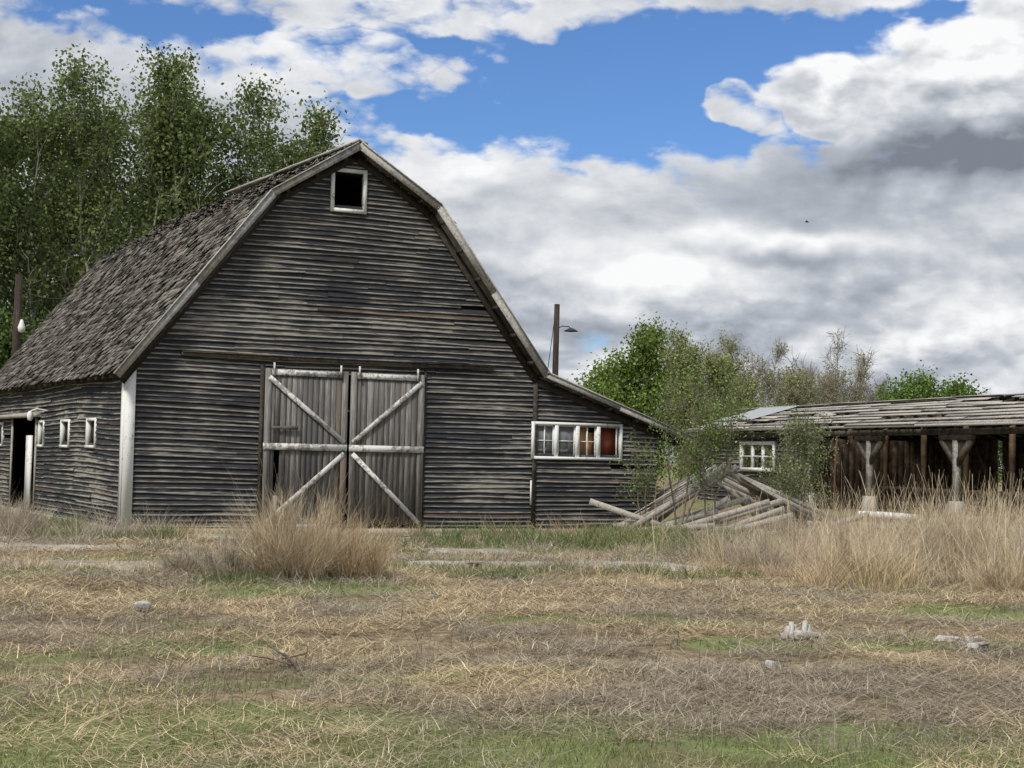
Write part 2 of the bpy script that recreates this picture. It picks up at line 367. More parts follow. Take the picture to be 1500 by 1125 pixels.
def dry_bush(name,cx,cy,r,h,n,col,tall=0,stems=14):
    mb=MB()
    for i in range(stems):
        az=R.uniform(0,6.28); tl=R.uniform(.1,1.3); k=int(n/stems)
        L_=h*R.uniform(.45,.95); d=np.array([math.sin(tl)*math.cos(az),math.sin(tl)*math.sin(az),math.cos(tl)])
        x0=cx+R.normal(0,r*.22); y0=cy+R.normal(0,r*.22); b0=np.array([x0,y0,float(gz(x0,y0))])
        f=R.uniform(0.1,1,k)[:,None]; base=b0+d*L_*f*np.array([1.15*r/h,1.15*r/h,1])+R.normal(0,.04,(k,3)); base[:,2]=np.maximum(base[:,2],b0[2])
        blades(mb,base,h*R.uniform(.10,.42,k),az+R.normal(0,1.2,k),np.clip(tl+R.normal(-.1,.55,k),0,1.8),np.clip(tl+R.normal(.2,.8,k),0,2.2),R.uniform(.004,.007,k),col*R.uniform(.7,1.15)*np.ones((k,1)),3,colvar=.3)
        blades(mb,np.tile(b0,(3,1)),np.full(3,L_*1.1),az+R.normal(0,.1,3),np.full(3,tl*.8),np.full(3,tl*1.1),np.full(3,.012),col*.7*np.ones((3,1)),4)
    k=n//3; x,y=scatter(cx,cy,r*.5,r*.4,k); az=np.arctan2(y-cy,x-cx)+R.normal(0,.9,k)
    blades(mb,onground(x,y),h*R.uniform(.25,1.05,k),az,R.uniform(0,.8,k),R.uniform(.3,1.7,k),R.uniform(.004,.008,k),col*np.ones((k,1)),5,colvar=.3)
    if tall:
        x,y=scatter(cx,cy,r*.7,r*.5,tall); blades(mb,onground(x,y),h*R.uniform(.9,1.5,tall),R.uniform(0,6.28,tall),R.uniform(0,.35,tall),R.uniform(.1,.9,tall),R.uniform(.004,.007,tall),GREY*1.1*np.ones((tall,1)),4)
    return mb.obj(name,M_grass)
dry_bush('tumbleweed_bush',-2.8,20.6,.85,1.25,4200,TAN*.93,70,34)
dry_bush('tumbleweed_bush',-2.1,20.9,.8,.9,2600,np.array([.55,.43,.28]),20,22)
dry_bush('tumbleweed_bush',-3.55,20.8,.75,.62,2300,GREY*1.0,8,20)
dry_bush('tumbleweed_bush',-4.3,21.4,.6,.42,1200,GREY*.9)
dry_bush('tumbleweed_bush',-9.35,29.8,1.0,.8,1900,GREY*1.2,10,20)
dry_bush('tumbleweed_bush',-10.5,31.8,1.1,.9,1600,GREY*1.15,10,20)
dry_bush('tumbleweed_bush',5.1,22.8,1.0,.85,2600,TAN,30,24)
dry_bush('tumbleweed_bush',4.0,25.0,.9,.65,1900,GREY*1.3,20,20)
dry_bush('tumbleweed_bush',8.4,23.6,1.1,1.15,2900,GREY*1.4,60,26)
dry_bush('tumbleweed_bush',7.0,25.5,1.1,1.1,2300,TAN*.95,50,24)
dry_bush('tumbleweed_bush',6.7,21.5,.8,.7,1900,TAN,20,20)
dry_bush('tumbleweed_bush',10.3,29.5,1.3,1.3,2100,GREY*1.4,60,24)
dry_bush('tumbleweed_bush',5.9,30.5,1.1,.9,1900,GREY*1.35,40,22)

# ------------------------------------------------------------------ concrete slabs
def slab(name,x0,x1,y0,y1,top=.07,seed=0):
    mb=MB(); rr=np.random.default_rng(seed)
    nxs=max(4,int((x1-x0)/.18)); nys=max(3,int((y1-y0)/.3))
    jx0=rr.normal(0,.2,nys+1); jx1=rr.normal(0,.2,nys+1)
    jy0=np.convolve(rr.normal(0,.2,nxs+3),[.2,.6,.2],'same')[1:-1]; jy1=np.convolve(rr.normal(0,.2,nxs+3),[.2,.6,.2],'same')[1:-1]
    u=np.linspace(0,1,nxs+1); v=np.linspace(0,1,nys+1)
    P=np.zeros((nys+1,nxs+1,3))
    for j in range(nys+1):
        P[j,:,0]=(x0+jx0[j])+(x1-x0+jx1[j]-jx0[j])*u
        P[j,:,1]=(y0+jy0)*(1-v[j])+(y1+jy1)*v[j]+.2*(P[j,:,0]-x0)*.3
    P[:,:,2]=gz(P[:,:,0],P[:,:,1]).mean()+top+rr.normal(0,.004,P.shape[:2])
    id_=np.arange((nys+1)*(nxs+1)).reshape(nys+1,nxs+1)
    Fq=np.stack([id_[:-1,:-1],id_[:-1,1:],id_[1:,1:],id_[1:,:-1]],-1).reshape(-1,4)
    Vt=P.reshape(-1,3); ring=np.concatenate([id_[0,:],id_[1:,-1],id_[-1,-2::-1],id_[-2:0:-1,0]])
    Vb=Vt[ring].copy(); Vb[:,2]-=.2; k=len(ring); o=len(Vt)
    Fs=[[ring[i],o+i,o+(i+1)%k,ring[(i+1)%k]] for i in range(k)]
    mb.add(np.vstack([Vt,Vb]),np.vstack([Fq,Fs]),(.5,.5,.5)); return mb.obj(name,M_concrete)
slab('concrete_slab',-8.2,-4.9,21.6,22.6,.055,1)
slab('concrete_slab',-9.4,-6.3,25.6,26.5,.055,2)
slab('concrete_slab',-6.0,-1.7,29.6,31.0,.06,3)
slab('concrete_slab',-1.4,.9,24.2,24.9,.045,4)
slab('concrete_slab',1.1,2.8,24.0,25.0,.055,5)
slab('concrete_slab',-1.3,2.6,31.3,33.0,.06,6)
slab('concrete_slab',-5.2,-3.2,24.6,25.4,.045,8)
slab('concrete_slab',-1.2,.2,27.0,27.9,.05,9)
slab('concrete_slab',7.6,10.5,38.5,40.0,.10,7)

# ------------------------------------------------------------------ barn
barn=empty('weathered_barn',(-7.80,31.77,0),rad(25))
kx,ky=-.061,.998
PF=lambda s,z,d:np.stack(np.broadcast_arrays(np.asarray(s,float),-np.asarray(d,float),np.asarray(z,float)),-1)
PL=lambda s,z,d:np.stack(np.broadcast_arrays(kx*np.asarray(s,float)-np.asarray(d,float),ky*np.asarray(s,float),np.asarray(z,float)),-1)
def P3(u,v,z): return np.array([u+kx*v,ky*v,z])
def pbox(mb,P,s0,s1,z0,z1,d0,d1,col):
    p=P(s0,z0,d0); mb.box(p,P(s1,z0,d0)-p,P(s0,z1,d0)-p,P(s0,z0,d1)-p,col)
def siding(mb,bk,P,Lf,Rf,z0,z1,ex,holes=(),miss=.008,seed=1,lenr=(1.8,4.5)):
    rr=np.random.default_rng(seed); z=z0; row=0
    while z<z1-.02:
        zt=z+ex; Lb,Rb,Lt,Rt=Lf(z),Rf(z),Lf(zt),Rf(zt)
        lo=min(Lb,Lt); hi=max(Rb,Rt)
        cuts=[(lo,hi)]
        for (a,b,c0,c1) in holes:
            if c0<z+ex*.5<c1:
                nw=[]
                for (p,q) in cuts:
                    if b<=p or a>=q: nw.append((p,q)); continue
                    if a>p: nw.append((p,a))
                    if b<q: nw.append((b,q))
                cuts=nw
        for (p,q) in cuts:
            sb=np.clip([p,q],Lb,max(Rb,Lb)); st=np.clip([p,q],Lt,max(Rt,Lt))
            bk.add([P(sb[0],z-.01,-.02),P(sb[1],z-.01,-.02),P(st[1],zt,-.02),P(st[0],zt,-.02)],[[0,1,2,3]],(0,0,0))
            a=p
            while a<q-.01:
                ln=rr.uniform(*lenr); b=min(q,a+ln)
                if q-b<.5: b=q
                if rr.random()>miss:
                    n=max(2,int((b-a)/.35)+1); s=np.linspace(a+.003,b-.003,n)
                    wz=(vnoise(s*.8+row*3.1,np.full(n,row*.7+seed*9))-.5)*.034+(vnoise(s*.25,np.full(n,z*.4+seed))-.5)*.10
                    lift=rr.random()**4*.022; tilt=rr.normal(0,.004)
                    d0=.032+lift+vnoise(s*1.5,np.full(n,row*1.3))*.014
                    zb=z+wz+tilt*(s-a)
                    rnd=rr.random(); br=.7 if rr.random()<.012 else rr.random()*.25
                    rows=[]
                    for (zz,dd,e) in [(zb+.004,0.005,1.),(zb,d0,1.),(zb+.024,d0*.85,.8),(zb+.042,d0*.68,.1),(zb+ex*1.15,.004,0.)]:
                        s_=np.clip(s,Lb if e else Lt,max(Rb,Lb) if e else max(Rt,Lt))
                        rows.append((P(s_,np.minimum(zz,z1+.1),dd),np.tile([rnd,e,br],(n,1))))
                    V=np.concatenate([r_[0] for r_ in rows]); C=np.concatenate([r_[1] for r_ in rows]); F=[]
                    for k in range(4):
                        for i in range(n-1): F.append([k*n+i,k*n+i+1,(k+1)*n+i+1,(k+1)*n+i])
                    mb.add(V,F,C)
                a=b
        z+=ex; row+=1
RP=[(-.28,3.20),(2.83,7.17),(4.70,8.35),(6.57,7.17),(9.29,3.58),(13.1,2.23)]
LB=14.3
def roofL(z):
    z=z+.13
    if z<3.56: return 0.
    if z<7.17: return -.28+(z-3.2)*(3.11/3.97)
    return 2.83+(z-7.17)*(1.87/1.18)
def roofR(z):
    z=z+.13
    if z<3.75: return 9.16
    if z<7.17: return 9.29-(z-3.58)*(2.72/3.59)
    return max(roofL(z-.13),6.57-(z-7.17)*(1.87/1.18))
sd_=MB(); bk=MB()
DOOR=(2.86,6.45,.12,3.42); LW=(4.27,4.93,6.93,7.73)
siding(sd_,bk,PF,roofL,roofR,.02,8.2,.108,[DOOR,LW],seed=1)
LTW=(9.17,11.38,1.70,2.42)
def roofR2(z): return min(12.40,13.1-(z+.13-2.23)*(3.81/1.35))
siding(sd_,bk,PF,lambda z:9.24,lambda z:max(9.24,roofR2(z)),.02,3.45,.108,[LTW],seed=2)
SW=[(2.35,3.05,1.72,2.25),(4.82,5.55,1.72,2.25),(7.5,8.0,1.72,2.25),(12.7,13.4,1.72,2.25)]
SD=(8.3,11.2,.05,2.38)
siding(sd_,bk,PL,lambda z:0.,lambda z:LB,.02,3.45,.108,SW+[SD],miss=.02,seed=3)
sd_.obj('siding_boards',M_siding,barn)
pr=lambda *a:P3(*a)
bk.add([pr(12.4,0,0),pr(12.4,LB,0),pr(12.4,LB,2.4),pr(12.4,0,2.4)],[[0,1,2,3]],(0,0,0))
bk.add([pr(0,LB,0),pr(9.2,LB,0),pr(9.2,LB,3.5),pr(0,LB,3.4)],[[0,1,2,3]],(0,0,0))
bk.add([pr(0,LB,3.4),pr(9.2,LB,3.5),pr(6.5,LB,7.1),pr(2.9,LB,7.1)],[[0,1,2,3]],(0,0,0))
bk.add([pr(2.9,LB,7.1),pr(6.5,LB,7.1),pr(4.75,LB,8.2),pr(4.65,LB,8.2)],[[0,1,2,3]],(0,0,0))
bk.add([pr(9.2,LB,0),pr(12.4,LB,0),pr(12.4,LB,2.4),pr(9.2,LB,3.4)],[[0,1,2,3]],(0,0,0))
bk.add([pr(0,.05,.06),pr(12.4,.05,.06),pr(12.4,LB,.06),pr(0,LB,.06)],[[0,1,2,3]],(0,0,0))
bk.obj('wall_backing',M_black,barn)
fd=MB(); pbox(fd,PF,-.02,12.45,-.35,.06,-.25,.05,(.5,.5,.5)); pbox(fd,PL,.3,LB,-.35,.06,-.2,.05,(.5,.5,.5)); fd.obj('foundation',M_concrete,barn)
rf=MB(); sh=MB(); rr=np.random.default_rng(5)
def slope(a,b,v0,v1,ex,sag,thick=.07,drop=.03):
    (u0,z0),(u1,z1)=a,b
    A0=pr(u0,v0,z0); U=np.array([u1-u0,0,z1-z0]); Lu=np.linalg.norm(U); U/=Lu
    Ad=pr(0,1,0)-pr(0,0,0); Ad/=np.linalg.norm(Ad); N=np.cross(Ad,U); N/=np.linalg.norm(N)
    if N[2]<0: N=-N
    Lv=(v1-v0)
    rf.box(A0-N*(thick+drop)+U*.02,Ad*Lv,U*(Lu-.02),N*thick,(.5,.3,.1))
    k=0; h=-.05
    while h<Lu-.02:
        a_=-.03+rr.random()*.05
        while a_<Lv:
            wd=rr.uniform(.09,.26); 
            if rr.random()>.015:
                lf=rr.random()**5*.07; hh=h+rr.normal(0,.016); top=min(hh+ex*1.7,Lu)
                sg=lambda l,q:-sag*math.sin(math.pi*min(1,max(0,l/Lv)))*math.sin(math.pi*min(1,max(0,q/Lu)))
                b1=min(a_+wd-.006,Lv+.04)
                p=[A0+Ad*a_+U*hh+N*(.022+lf+sg(a_,hh)),A0+Ad*b1+U*hh+N*(.022+lf*.6+sg(b1,hh)),A0+Ad*b1+U*top+N*(.0+sg(b1,top)),A0+Ad*a_+U*top+N*(sg(a_,top))]
                p+= [p[0]-N*.02,p[1]-N*.02]
                c=rr.random(); c=c if rr.random()>.06 else 1.7
                sh.add(p,[[0,1,2,3],[4,5,1,0]],(c,0,0))
            a_+=wd
        h+=ex; k+=1
slope(RP[0],RP[1],-.36,LB+.3,.135,.09,drop=.125)
slope(RP[1],RP[2],-.36,LB+.3,.16,.03,drop=.06)
slope(RP[3],RP[2],-.36,LB+.3,.2,.0)
slope(RP[4],RP[3],-.36,LB+.3,.2,.0)
slope(RP[5],RP[4],-.30,LB+.2,.2,.0)
rf.obj('roof_deck',M_darkw,barn)
sh.obj('roof_shingles',M_shingle,barn)
rk=MB(); rdk=MB()
for i,(a,b) in enumerate(zip(RP[:-1],RP[1:])):
    A0=pr(a[0],-.37,a[1]-.085 if i<4 else a[1]-.06); B0=pr(b[0],-.37,b[1]-.085 if i!=4 else b[1]-.06)
    d=(B0-A0)/np.linalg.norm(B0-A0); w_=.15 if i<4 else .12
    n_=2 if np.linalg.norm(B0-A0)>3 else 1
    for q in range(n_):
        pa=A0+(B0-A0)*q/n_; pb=A0+(B0-A0)*(q+1)/n_
        rk.beam(pa-d*.02+[0,0,rr.normal(0,.008)],pb-d*.004+[0,0,rr.normal(0,.008)],w_,.03,(rr.random()*.6,.9,.0))
    dn=np.array([d[2],0,-d[0]]); dn=dn if dn[2]<0 else -dn
    rk.beam(A0-dn*(w_/2+.012)-d*.02+np.array([0,-.012,0]),B0-dn*(w_/2+.012)+np.array([0,-.012,0]),.025,.07,(.9,1,0),up=-dn)
    rdk.beam(A0+dn*.16+np.array([0,.30,0]),B0+dn*.16+np.array([0,.30,0]),.16,.03,(.2,.2,.0))
    L_=np.linalg.norm(B0-A0)
    for q in np.arange(.3,L_,.75):
        c=A0+d*q+dn*.10; rdk.beam(c+np.array([0,.02,0]),c+np.array([0,.32,0]),.08,.05,(.2,.3,0))
rk.obj('rake_trim',M_rake,barn); 
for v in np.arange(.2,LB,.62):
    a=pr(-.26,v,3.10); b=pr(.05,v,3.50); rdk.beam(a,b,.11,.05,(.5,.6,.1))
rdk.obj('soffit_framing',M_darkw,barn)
tr=MB()
pbox(tr,PL,-.3,LB,3.36,3.46,.035,.06,(.4,.6,0)); 
for v in np.arange(-.36,7.4,1.25):
    j=rr.normal(0,.01)
    tr.beam(pr(4.61,v,8.375+j+.012*v),pr(4.61,v+1.24,8.39+j+.012*v),.04,.20,(rr.random()*.5+.4,1,0),up=(-.55,0,1))
    tr.beam(pr(4.79,v,8.38+j+.012*v),pr(4.79,v+1.24,8.39+j+.012*v),.04,.20,(rr.random()*.5+.4,1,0),up=(.55,0,1))
tr.obj('trim_grey',M_rake,barn)
tk=MB(); pbox(tk,PF,9.13,9.23,.05,3.6,.03,.065,(.5,.6,.0)); tk.obj('corner_board',M_darkw,barn)
wt=MB()
pbox(wt,PF,-.045,.17,.03,3.50,.045,.075,(0,0,0)); pbox(wt,PL,-.05,.12,.03,3.40,.045,.07,(0,0,0))
pbox(wt,PF,9.09,9.125,.6,1.15,.05,.07,(0,0,0))
def wframe(mb,P,s0,s1,z0,z1,fw=.07,d=.075,sill=True):
    pbox(mb,P,s0-fw,s0,z0-fw,z1+fw,-.06,d,(0,0,0)); pbox(mb,P,s1,s1+fw,z0-fw,z1+fw,-.06,d,(0,0,0))
    pbox(mb,P,s0+.001,s1-.001,z1,z1+fw,-.06,d-.004,(0,0,0)); pbox(mb,P,s0+.001,s1-.001,z0-fw,z0,-.06,d+(.03 if sill else -.004),(0,0,0))
wframe(wt,PF,*LW,.075)
wframe(wt,PF,*LTW,.065)
s0,s1,z0,z1=LTW
for q in (.255,.5,.745):
    c=s0+(s1-s0)*q; pbox(wt,PF,c-.045,c+.045,z0+.001,z1-.001,-.06,.066,(0,0,0))
gl=MB(); cu=MB(); cu2=MB(); cm=MB()
bays=[(s0+(s1-s0)*a,s0+(s1-s0)*b) for a,b in ((0,.255),(.255,.5),(.5,.745),(.745,1))]
for i,(a,b) in enumerate(bays):
    a+=.05; b-=.05
    for (p,q,r_,s_) in [(a,a+.025,z0,z1),(b-.025,b,z0,z1),(a+.026,b-.026,z0,z0+.03),(a+.026,b-.026,z1-.03,z1)]:
        pbox(wt,PF,p,q,r_,s_,-.03,.015,(0,0,0))
    m_=(a+b)/2
    if i in (0,2): pbox(wt,PF,m_-.012,m_+.012,z0+.031,z1-.031,-.028,.01,(0,0,0))
    if i!=3: pbox(wt,PF,a+.026,b-.026,(z0+z1)/2-.01,(z0+z1)/2+.01,-.026,.006,(0,0,0))
    if i<2: pbox(gl,PF,a,b,z0,z1,-.02,-.014,(0,0,0))
    if i==2:
        pbox(cu,PF,a,a+.22,z0,z1,-.16,-.12,(0,0,0)); pbox(cm,PF,a+.20,b-.10,z0,z1,-.19,-.165,(0,0,0)); pbox(cu,PF,b-.14,b,z0,z1-.15,-.16,-.12,(0,0,0))
    if i==3: pbox(cu2,PF,a+.04,b+.02,z0,z1,-.16,-.12,(0,0,0)); 
    if i==1: pbox(cm,PF,a+.18,a+.42,z0,z1-.3,-.16,-.12,(0,0,0))
gl.obj('window_glass',M_glass,barn); cu.obj('window_curtain',M_curtain,barn); cu2.obj('window_board',M_curt2,barn); cm.obj('window_cream_board',M_cream,barn)
for h in SW: wframe(wt,PL,*h,.06,.055)
wt.obj('white_trim',M_white,barn)
wn=MB()
for h in SW[:2]:
    pbox(wn,PL,h[0],h[1],h[2],h[3],-.10,-.07,(.1,.1,.9))
wn.obj('side_window_boards',M_darkw,barn)
sdm=MB(); pbox(sdm,PL,7.9,LB,2.40,2.50,.03,.22,(.5,.5,.1)); pbox(sdm,PL,8.2,8.3,.05,2.38,.03,.07,(.5,.5,.1)); pbox(sdm,PL,11.2,11.3,.05,2.38,.03,.07,(.5,.5,.1)); sdm.obj('side_door_frame',M_grey,barn)
wd_=MB(); pbox(wd_,PL,9.1,9.7,.08,1.95,-.05,.0,(0,0,0)); wd_.obj('side_door_leaf',M_white,barn)
lm=MB(); p=pr(-.42,7.2,2.42)
lm.tube([p+[0.42,0,.12],p+[.15,0,.16],p+[0,0,.1]],[.02,.02,.02],(0,0,0),6)
lm.tube([p+[0,0,.1],p+[0,0,.04],p+[0,0,-.02],p+[0,0,-.10],p+[0,0,-.13]],[.04,.07,.075,.06,.03],(0,0,0),12); lm.obj('wall_lamp',M_bulb,barn)
dr=MB(); dw=MB(); dk=MB(); s0,s1,z0,z1=DOOR; mid=4.72
rr=np.random.default_rng(11)
for li,(a,b) in enumerate([(s0,mid-.035),(mid+.035,s1)]):
    s=a
    while s<b-.02:
        wd=rr.uniform(.11,.15); e=min(b,s+wd)
        if b-e<.05: e=b
        zb=z0+rr.normal(.03,.02)
        br=rr.random()*.2
        if li==0 and s>mid-.35 : br=.7
        segs=[(zb,z1)]
        if li==0 and .20<s-a<.32: segs=[(zb,.75),(1.72,z1)]
        for (p,q) in segs: pbox(dr,PF,s+.004,e-.004,p,q,.045+rr.random()*.008,.068+rr.random()*.006,(rr.random(),rr.random()*.6,br))
        s=e
    pbox(dr,PF,a,a+.13,z0,z1,.078,.10,(.6,.7,.0)); pbox(dr,PF,b-.13,b,z0,z1,.078,.10,(.5,.5,.1))
    zt=z1-.02
    pbox(dw,PF,a+.14,b-.14,zt-.12,zt,.078,.104,(0,0,0))
    pbox(dw,PF,a-.02,b+.0,1.71,1.85,.1035,.125,(0,0,0))
    o,i_=(a+.08,b-.06) if li==0 else (b-.08,a+.06)
    def dia(p,q):
        dw.beam(PF(p[0],p[1],.113),PF(q[0],q[1],.113),.10,.018,(0,0,0))
    dia((o,z1-.18),(i_,1.90)); dia((o,z0+.06),(i_,1.66))
    for hx in (a+.15,b-.2):
        pbox(dw,PF,hx,hx+.04,z1-.15,z1+.12,.127,.15,(0,0,0))
pbox(dw,PF,s0+.05,4.3,z0-.05,z0+.03,.07,.10,(0,0,0))
pbox(dr,PF,s0+.35,s0+.72,2.14,2.22,.12,.15,(.1,.0,.3)); dr.beam(PF(s0+.15,2.17,.13),PF(s0+.62,2.20,.13),.06,.02,(.2,0,.3))
pbox(dr,PF,mid-.17,mid-.035,z0+.1,1.6,.101,.112,(.2,.1,1.))
dr.obj('door_planks',M_doorw,barn); dw.obj('door_braces',M_white2,barn)
pbox(dk,PF,1.08,8.09,3.60,3.67,.06,.12,(.9,.9,.0)); pbox(dk,PF,1.08,8.09,3.675,3.69,.03,.16,(.8,.8,.0)); 
pbox(dk,PF,s0-.10,s0-.01,.05,3.55,.035,.06,(.5,.5,0)); pbox(dk,PF,s1+.01,s1+.06,.05,3.55,.035,.06,(.5,.5,0)); dk.obj('door_track',M_darkw,barn)

# ------------------------------------------------------------------ shed
shed=empty('open_cattle_shed',(12.4,38,0),math.atan2(.96,-.282))
PS=lambda s,z,d:np.stack(np.broadcast_arrays(np.asarray(s,float),np.asarray(d,float),np.asarray(z,float)),-1)
fr=MB(); dkf=MB(); rr=np.random.default_rng(21)
S0,S1=-8.,20.
EZ=2.80
eave=np.array([.35,EZ]); ridge=np.array([-2.5,3.62])
def onslope(t_,up=0): p=eave+(ridge-eave)*t_; return p[0],p[1]+up
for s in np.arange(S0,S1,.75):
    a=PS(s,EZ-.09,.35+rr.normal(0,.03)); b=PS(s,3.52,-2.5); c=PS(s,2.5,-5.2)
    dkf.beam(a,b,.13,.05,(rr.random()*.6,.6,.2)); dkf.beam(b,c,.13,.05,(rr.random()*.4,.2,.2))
rb=MB()
NB=9
for k,t_ in enumerate(np.linspace(.0,1,NB)):
    s=S0
    while s<S1:
        ln=rr.uniform(1.8,4.8); e=min(S1,s+ln); pm=.03 if k in(0,NB-1) else .08
        hole=vnoise(np.array([s*.35]),np.array([k*.5]))[0]
        if rr.random()>pm and hole<.9:
            d,z=onslope(t_,.0); wdt=rr.uniform(.13,.17)
            rb.beam(PS(s,z+.03+rr.normal(0,.008),d+rr.normal(0,.012)),PS(e-.02,z+.03+rr.normal(0,.015),d+rr.normal(0,.02)),.03,wdt,(rr.random()*.9,rr.random(),.05),up=(0,.33,1))
        s=e
for s in np.arange(S0,S1,2.5): rb.beam(PS(s,3.68,-2.5),PS(s+2.47,3.68+rr.normal(0,.02),-2.5),.03,.22,(.9,1,0))
for i in range(9):
    s=rr.uniform(S0,S1); t_=rr.uniform(.25,.95); d,z=onslope(t_,.06); rb.beam(PS(s,z,d),PS(s+rr.uniform(.8,2.),z+.02,d+rr.normal(0,.15)),.02,.16,(.8,.9,.0),up=(0,.33,1))
rb.obj('roof_battens',M_grey,shed)
tn=MB()
for (sa,sb,ta,tb) in [(16.8,19.8,.35,1.0),(17.2,19.0,.0,.25)]:
    d0,z0_=onslope(ta,.08); d1,z1_=onslope(tb,.08); n=int((sb-sa)/.08); ss_=np.linspace(sa,sb,n)
    V=np.concatenate([PS(ss_,z0_+.015*np.sin(ss_*50),d0),PS(ss_,z1_+.015*np.sin(ss_*50),d1)]); tn.add(V,[[i,i+1,n+i+1,n+i] for i in range(n-1)],(0,0,0))
tn.obj('tin_roof_sheets',M_metal,shed)
p0=PS(S0,2.6,-5.2); dkf.box(p0,[S1-S0,0,0],[0,2.7,1.0],[0,0,.04],(.2,.2,.3))
dkf.beam(PS(S0,EZ-.22,.1),PS(S1,EZ-.22,.1),.16,.09,(.8,.6,.1)); fr.beam(PS(S0,EZ-.05,.39),PS(S1,EZ-.05,.39),.07,.03,(.8,.9,.0))
s=S0
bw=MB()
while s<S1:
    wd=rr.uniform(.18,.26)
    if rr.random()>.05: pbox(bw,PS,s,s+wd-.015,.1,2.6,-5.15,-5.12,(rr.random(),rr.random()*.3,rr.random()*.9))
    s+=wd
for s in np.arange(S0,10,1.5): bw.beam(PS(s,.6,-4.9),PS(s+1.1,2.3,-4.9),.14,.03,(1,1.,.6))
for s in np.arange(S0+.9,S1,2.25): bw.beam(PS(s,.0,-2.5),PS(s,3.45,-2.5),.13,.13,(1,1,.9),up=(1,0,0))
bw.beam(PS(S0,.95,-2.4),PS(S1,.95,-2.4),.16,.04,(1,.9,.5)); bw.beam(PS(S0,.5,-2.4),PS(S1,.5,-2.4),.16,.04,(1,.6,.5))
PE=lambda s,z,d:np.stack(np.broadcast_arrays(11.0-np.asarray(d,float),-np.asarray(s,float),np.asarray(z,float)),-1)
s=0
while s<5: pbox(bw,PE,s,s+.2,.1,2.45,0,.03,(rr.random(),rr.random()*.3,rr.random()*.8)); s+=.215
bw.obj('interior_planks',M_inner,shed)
ft=MB()
for s in (-6.2,-1.72,2.77,7.26,11.0):
    pbox(fr,PS,s-.09,s+.09,.60,EZ-.3,.0,.16,(.1,.5,.1))
    # bolster under the beam and two angled knee braces
    dkf.beam(PS(s-.75,EZ-.37,.09),PS(s+.75,EZ-.37,.09),.13,.15,(.9,.8,.1))
    for sg_ in (-1,1):
        dkf.beam(PS(s+sg_*.70,EZ-.43,.09),PS(s+sg_*.05,EZ-1.05,.09),.15,.12,(.9,.8,.1))
        V=[PS(s+sg_*.09,EZ-.44,.11),PS(s+sg_*.6,EZ-.44,.11),PS(s+sg_*.09,EZ-.92,.11),PS(s+sg_*.09,EZ-.92,.07)]
        dkf.add([V[0],V[1],V[2],V[2]+np.array([0.001,0,0])],[[0,1,2,3]],(.3,.3,.1))
    V=[PS(s-.17,.0,.25),PS(s+.17,.0,.25),PS(s+.17,.0,-.09),PS(s-.17,.0,-.09),PS(s-.14,.78,.22),PS(s+.14,.78,.22),PS(s+.14,.78,-.06),PS(s-.14,.78,-.06)]
    ft.add(V,[[0,1,5,4],[1,2,6,5],[2,3,7,6],[3,0,4,7],[4,5,6,7]],(0,0,0))
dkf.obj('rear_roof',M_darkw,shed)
ft.obj('post_footings',M_footing,shed)
fr.obj('shed_frame',M_rake,shed)
rp=MB(); rp.tube([PS(8.9,0,.3),PS(8.93,1.3,.3),PS(8.9,2.5,.25)],[.035]*3,(0,0,0),8); rp.obj('rusty_pipe',M_rust,shed)
sw=MB(); sb=MB()
siding(sw,sb,PS,lambda z:11.0,lambda z:19.8,.1,2.6,.14,[(13.6,16.0,1.5,2.25)],seed=9,miss=.02)
sw.obj('wall_boards',M_siding,shed); sb.obj('wall_backing',M_black,shed)
sv=MB(); wframe(sv,PS,13.6,16.0,1.5,2.25,.12,.08)
for q in (14.4,15.2): pbox(sv,PS,q-.07,q+.07,1.501,2.249,-.03,.05,(0,0,0))
pbox(sv,PS,13.6,16.0,1.85,1.90,-.02,.04,(0,0,0)); sv.obj('window_frame',M_white,shed)

# ------------------------------------------------------------------ collapsed lean-to debris
db=MB(); rr=np.random.default_rng(31)
for i,yy in enumerate(np.linspace(35.0,39.0,9)):
    rx=4.8+rr.normal(0,.15); zt=1.45+rr.normal(0,.08)-.04*i*.3
    db.beam([2.4+rr.normal(0,.25)+.1*i,yy-.5,.08],[rx+.2,yy,zt+.1],.13,.05,(rr.random(),.8,.0))
    db.beam([rx-.05,yy,zt+.02],[6.9+rr.normal(0,.4),yy+.6,.35],.11,.05,(rr.random(),.7,.0))
for i in range(16):
    yy=35.0+i*.25; 
    a=rr.uniform(0,.35); b=rr.uniform(.65,1.0)
    if rr.random()>.25:
        p=np.array([2.6,yy-.3,.22]); q=np.array([4.85,yy,1.54]); db.beam(p+(q-p)*a,p+(q-p)*b+rr.normal(0,.04,3),.03,.17,(rr.random(),rr.random(),.05),up=(-.5,0,1))
    if rr.random()>.25:
        p=np.array([4.8,yy,1.52]); q=np.array([6.9,yy+.4,.42]); db.beam(p+(q-p)*a,p+(q-p)*b+rr.normal(0,.05,3),.03,.17,(rr.random(),rr.random(),.05),up=(.4,0,1))
for i in range(16):
    x=rr.uniform(2.3,6.8); y=rr.uniform(34.0,35.2); a=rr.uniform(-.3,.5) if rr.random()<.7 else rr.uniform(0,3.14); L_=rr.uniform(.8,2.4); z=float(gz(x,y))+rr.uniform(.05,.2)
    db.beam([x,y,z],[x+L_*math.cos(a),y+.4*L_*math.sin(a),z+rr.uniform(.1,.8)],.13,.03,(rr.random(),.9,.05))
db.obj('collapsed_shed_debris',M_debris)
db=MB()
